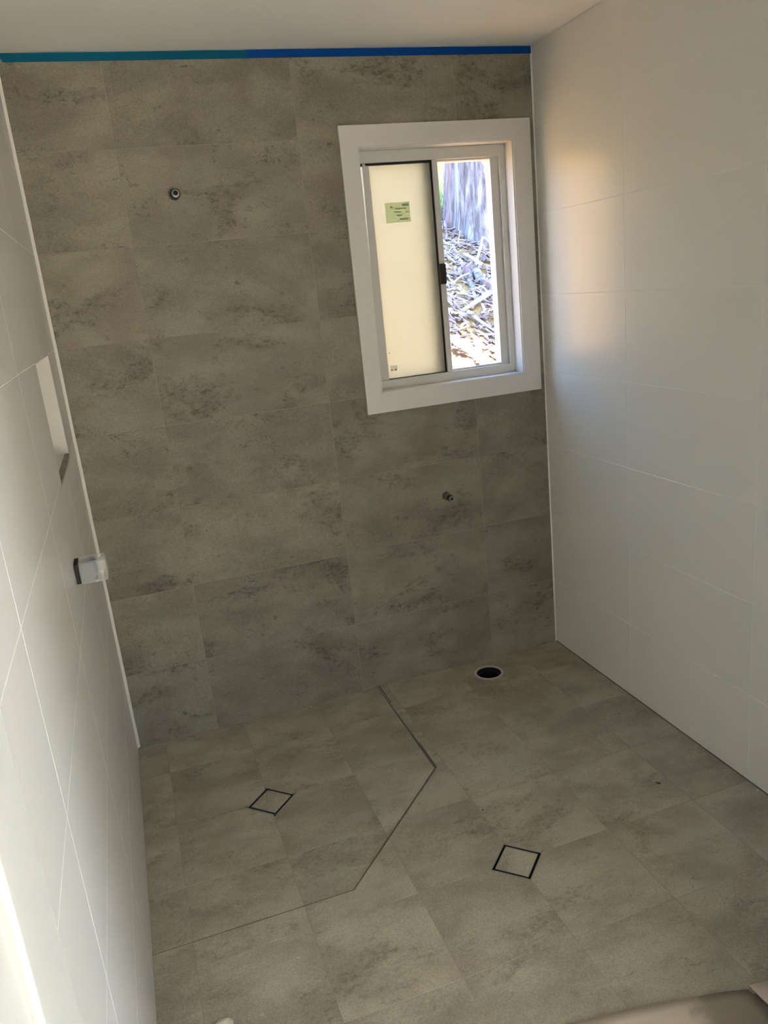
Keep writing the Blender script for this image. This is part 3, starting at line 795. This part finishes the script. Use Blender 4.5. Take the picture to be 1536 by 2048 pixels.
# tree
def bark_material():
    m, n, l, b = nmat('stringy_bark')
    tc = n.new('ShaderNodeTexCoord')
    mp = n.new('ShaderNodeMapping'); mp.inputs['Scale'].default_value = (9, 9, 0.9); l.new(tc.outputs['Object'], mp.inputs[0])
    nz = n.new('ShaderNodeTexNoise'); nz.inputs['Scale'].default_value = 2.6; nz.inputs['Detail'].default_value = 8; nz.inputs['Roughness'].default_value = 0.65; nz.inputs['Distortion'].default_value = 0.4
    l.new(mp.outputs[0], nz.inputs['Vector'])
    cr = n.new('ShaderNodeValToRGB'); E_ = cr.color_ramp.elements
    E_[0].position = 0.32; E_[0].color = (0.06, 0.036, 0.034, 1); E_[1].position = 0.70; E_[1].color = (0.43, 0.38, 0.36, 1)
    k = E_.new(0.46); k.color = (0.17, 0.12, 0.11, 1); k = E_.new(0.56); k.color = (0.29, 0.23, 0.22, 1)
    l.new(nz.outputs['Fac'], cr.inputs[0])
    mp2 = n.new('ShaderNodeMapping'); mp2.inputs['Scale'].default_value = (3.6, 3.6, 0.35); mp2.inputs['Location'].default_value = (1.3, 0.4, 0); l.new(tc.outputs['Object'], mp2.inputs[0])
    n2 = n.new('ShaderNodeTexNoise'); n2.inputs['Scale'].default_value = 1.5; n2.inputs['Detail'].default_value = 3; l.new(mp2.outputs[0], n2.inputs['Vector'])
    mk = n.new('ShaderNodeMix'); mk.data_type = 'RGBA'; l.new(ramp(n, l, n2.outputs['Fac'], 0.52, 0.64, 0.0, 0.8), mk.inputs[0])
    l.new(cr.outputs[0], mk.inputs[6]); mk.inputs[7].default_value = (0.29, 0.11, 0.09, 1)
    l.new(mk.outputs[2], b.inputs['Base Color']); b.inputs['Roughness'].default_value = 0.9
    bp = n.new('ShaderNodeBump'); bp.inputs['Strength'].default_value = 0.8; bp.inputs['Distance'].default_value = 0.03
    l.new(nz.outputs['Fac'], bp.inputs['Height']); l.new(bp.outputs[0], b.inputs['Normal'])
    return m
M['bark'] = bark_material()
M['leaf'] = litter_material('tree_leaves', [(0.06, 0.10, 0.03), (0.13, 0.20, 0.06)], 3.0)
def trunk_bm(x0, y0, z0, zt, r, lean, flare, seg=120, rows=70):
    bm = bmesh.new(); R_ = []
    for j in range(rows + 1):
        f = (j / rows) ** 1.4; z = z0 + (zt - z0) * f; h = z - z0
        cxx = x0 + lean[0] * h; cyy = y0 + lean[1] * h
        ring = []
        for i in range(seg):
            a = 2 * math.pi * i / seg
            c, s = math.cos(a), math.sin(a)
            twist = a + 0.10 * h
            ridge = 0.035 * abs(noise.noise(Vector((math.cos(twist) * 6.5, math.sin(twist) * 6.5, h * 0.45)))) + 0.018 * noise.noise(Vector((math.cos(twist) * 17, math.sin(twist) * 17, h * 1.1)))
            root = flare * math.exp(-h * 2.6) * (0.55 + 0.75 * max(0, noise.noise(Vector((c * 1.7, s * 1.7, 7.3)))))
            rr = r * (1 - 0.035 * h) * (1 + 0.05 * noise.noise(Vector((c * 1.2, s * 1.2, h * 0.3)))) + ridge + root
            ring.append(bm.verts.new((cxx + c * rr, cyy + s * rr, z)))
        R_.append(ring)
    for A, B in zip(R_, R_[1:]):
        for i in range(seg): bm.faces.new((A[i], A[(i + 1) % seg], B[(i + 1) % seg], B[i]))
    bm.faces.new(R_[-1])
    return bm
def foliage_bm(c, r, count, size, seed):
    rnd = random.Random(seed); bm = bmesh.new()
    for _ in range(count):
        while True:
            p = Vector((rnd.uniform(-1, 1), rnd.uniform(-1, 1), rnd.uniform(-1, 1)))
            if p.length < 1: break
        p = Vector((c[0] + p.x * r[0], c[1] + p.y * r[1], c[2] + p.z * r[2]))
        q = Vector((rnd.gauss(0, 1), rnd.gauss(0, 1), rnd.gauss(0, 1))).normalized(); u = q.orthogonal().normalized(); w = q.cross(u)
        s = size * rnd.uniform(0.6, 1.3)
        V = [bm.verts.new(p + u * a * s + w * b_ * s * 0.45) for a, b_ in ((-1, 0), (-0.2, -1), (1, 0), (-0.2, 1))]
        bm.faces.new(V)
    return bm
TX, TY = 1.60, 3.45
tree = empty('bark_tree', (TX, TY, 1.7)); tag(tree, 'thick old tree trunk with stringy bark outside the window', 'tree')
from_bm('trunk', trunk_bm(TX, TY, 1.55, 8.2, 0.45, (0.045, 0.02), 0.20), M['bark'], tree, Matrix.Identity(4), True)
o = from_bm('foliage', foliage_bm((2.3, 6.0, 8.8), (2.2, 1.8, 1.4), 3000, 0.19, 3), M['leaf'], tree, Matrix.Identity(4)); o['kind'] = 'stuff'
shade = empty('added_shade_tree', (4.4, 2.5, 1.6)); tag(shade, 'leafy tree added out of view to shade the trunk outside the window', 'tree')  # unseen tree, added so its crown keeps sun off the visible trunk
from_bm('trunk', trunk_bm(4.4, 2.5, 1.5, 7.0, 0.16, (0.0, 0.02), 0.08, 32, 24), M['bark'], shade, Matrix.Identity(4), True)
o = from_bm('foliage', foliage_bm((4.4, 2.5, 7.2), (1.3, 1.55, 1.3), 4200, 0.16, 5), M['leaf'], shade, Matrix.Identity(4)); o['kind'] = 'stuff'

# litter: thousands of bark strips nobody could count
M['strip'] = litter_material('bark_strips', [(0.11, 0.065, 0.055), (0.30, 0.205, 0.18), (0.50, 0.39, 0.355)], 5.0)
rnd = random.Random(11); bm = bmesh.new()
for _ in range(6500):
    y = 0.5 + 5.0 * rnd.random() ** 1.2; x = -0.6 + 0.35 * y + rnd.uniform(-0.6, 1.7)
    L_ = rnd.uniform(0.03, 0.16) * (0.7 + 0.15 * y); w = rnd.uniform(0.004, 0.013); a = rnd.uniform(0, math.pi); tl = rnd.gauss(0, 0.22)
    p = Vector((x, y, gz(x, y) + rnd.uniform(0.004, 0.03)))
    d = Vector((math.cos(a) * math.cos(tl), math.sin(a) * math.cos(tl), math.sin(tl) + 0.34 * math.sin(a))); s = Vector((-math.sin(a), math.cos(a), 0.3 * math.cos(a))) * w
    up = Vector((0, 0, w * 0.6)); bend = Vector((0, 0, rnd.uniform(-0.02, 0.02)))
    R_ = []
    for f in (-0.5, 0.0, 0.5):
        c = p + d * L_ * f + bend * (1 - abs(f) * 2); R_.append([bm.verts.new(c + s), bm.verts.new(c + up), bm.verts.new(c - s)])
    for A, B in zip(R_, R_[1:]):
        for i in range(3): bm.faces.new((A[i], A[(i + 1) % 3], B[(i + 1) % 3], B[i]))
tag(from_bm('bark_litter', bm, M['strip'], bank, Matrix.Identity(4)), 'loose bark strips and twigs covering the bank', kind='stuff')
M['stick'] = litter_material('dry_stick', [(0.38, 0.29, 0.26), (0.58, 0.48, 0.44)], 12.0)
M['log'] = litter_material('bleached_log', [(0.70, 0.68, 0.64), (0.82, 0.80, 0.76)], 6.0)
def stick(name, pts, r0, r1, mat, label, group=None, sides=9, parent=None):
    bm = bmesh.new(); rings = []; n = 16
    P = [Vector(q) for q in pts]
    seg = len(P) - 1
    for k in range(n + 1):
        f = k / n * seg; i = min(seg - 1, int(f)); c = P[i].lerp(P[i + 1], f - i)
        c += Vector((noise.noise(c * 4), noise.noise(c * 4 + Vector((9, 0, 0))), noise.noise(c * 4 + Vector((0, 9, 0))))) * r0 * 0.9
        t = (P[i + 1] - P[i]).normalized(); u = t.orthogonal().normalized(); w = t.cross(u)
        r = r0 + (r1 - r0) * k / n
        rings.append([bm.verts.new(c + (u * math.cos(2 * math.pi * s / sides) + w * math.sin(2 * math.pi * s / sides)) * r * (1 + 0.2 * noise.noise(Vector((s * 1.1, k * 0.6, r0 * 99))))) for s in range(sides)])
    for A, B in zip(rings, rings[1:]):
        for s in range(sides): bm.faces.new((A[s], A[(s + 1) % sides], B[(s + 1) % sides], B[s]))
    bm.faces.new(rings[0]); bm.faces.new(rings[-1])
    return tag(from_bm(name, bm, mat, parent, Matrix.Identity(4), True), label, None if parent else 'stick', group)
def on(x, y, h): return (x, y, gz(x, y) + h)
SG = 'fallen sticks below the tree'
stick('fallen_stick', [on(0.413, 1.724, 0.02), on(0.545, 1.79, 0.03), on(0.676, 1.858, 0.045)], 0.012, 0.018, M['stick'], 'short thick stick lying nearly level midway down the bank', SG)
stick('fallen_stick', [on(0.444, 1.686, 0.03), on(0.45, 1.52, 0.03), on(0.458, 1.349, 0.025)], 0.011, 0.009, M['stick'], 'straight stick slanting down to the right below the level one', SG)
stick('fallen_stick', [on(0.864, 2.618, 0.09), on(0.85, 2.45, 0.09), on(0.837, 2.289, 0.09)], 0.009, 0.014, M['stick'], 'thin stick pointing up left just below the trunk', SG)
stick('fallen_stick', [on(0.869, 2.457, 0.02), on(1.0, 2.64, 0.10), on(1.124, 2.824, 0.14)], 0.010, 0.008, M['stick'], 'pale stick leaning up against the foot of the trunk', SG)
stick('fallen_stick', [on(1.147, 2.85, 0.13), on(1.142, 2.75, 0.12), on(1.139, 2.62, 0.10)], 0.009, 0.007, M['stick'], 'bent pale twig hooked over the leaning stick', SG)
stick('surface_root', [on(0.80, 2.42, 0.02), on(0.70, 2.15, 0.02), on(0.599, 1.861, 0.0)], 0.028, 0.012, M['bark'], None, parent=tree)
stick('surface_root', [on(0.83, 2.40, 0.03), on(0.77, 2.1, 0.03), on(0.723, 1.80, 0.01)], 0.034, 0.022, M['bark'], None, parent=tree)
stick('bleached_log', [on(0.150, 1.26, 0.05), on(0.17, 1.1, 0.05), on(0.185, 0.92, 0.04)], 0.020, 0.028, M['log'], 'bleached white branch near the window sill outside')
bm = bmesh.new(); bmesh.ops.create_icosphere(bm, subdivisions=4, radius=1.0)
for v in bm.verts:
    k = 1 + 0.22 * noise.noise(v.co * 1.4); v.co = Vector((v.co.x * 0.07 * k, v.co.y * 0.075 * k, v.co.z * 0.045 * k))
tag(from_bm('pale_rock', bm, M['log'], None, Matrix.Translation(on(0.085, 1.00, 0.012)), True), 'pale round rock at the bottom of the view through the window', 'rock')
M['grass'] = litter_material('grass_blades', [(0.30, 0.36, 0.14), (0.50, 0.55, 0.26)], 8.0)
rnd = random.Random(21); bm = bmesh.new()
for _ in range(1500):
    cl = rnd.choice([(1.55, 4.6), (1.75, 5.2), (1.3, 4.2), (2.0, 5.8), (1.2, 4.7)])
    x, y = cl[0] + rnd.gauss(0, 0.22), cl[1] + rnd.gauss(0, 0.22); h = rnd.uniform(0.08, 0.28); a = rnd.uniform(0, 6.28)
    b_ = Vector((x, y, gz(x, y))); s = Vector((math.cos(a), math.sin(a), 0)) * 0.008; tip = b_ + Vector((rnd.gauss(0, 0.06), rnd.gauss(0, 0.06), h))
    bm.faces.new([bm.verts.new(q) for q in (b_ - s, b_ + s, tip)])
tag(from_bm('grass_tuft', bm, M['grass'], bank, Matrix.Identity(4)), 'tufts of green grass behind the tree trunk', kind='stuff')
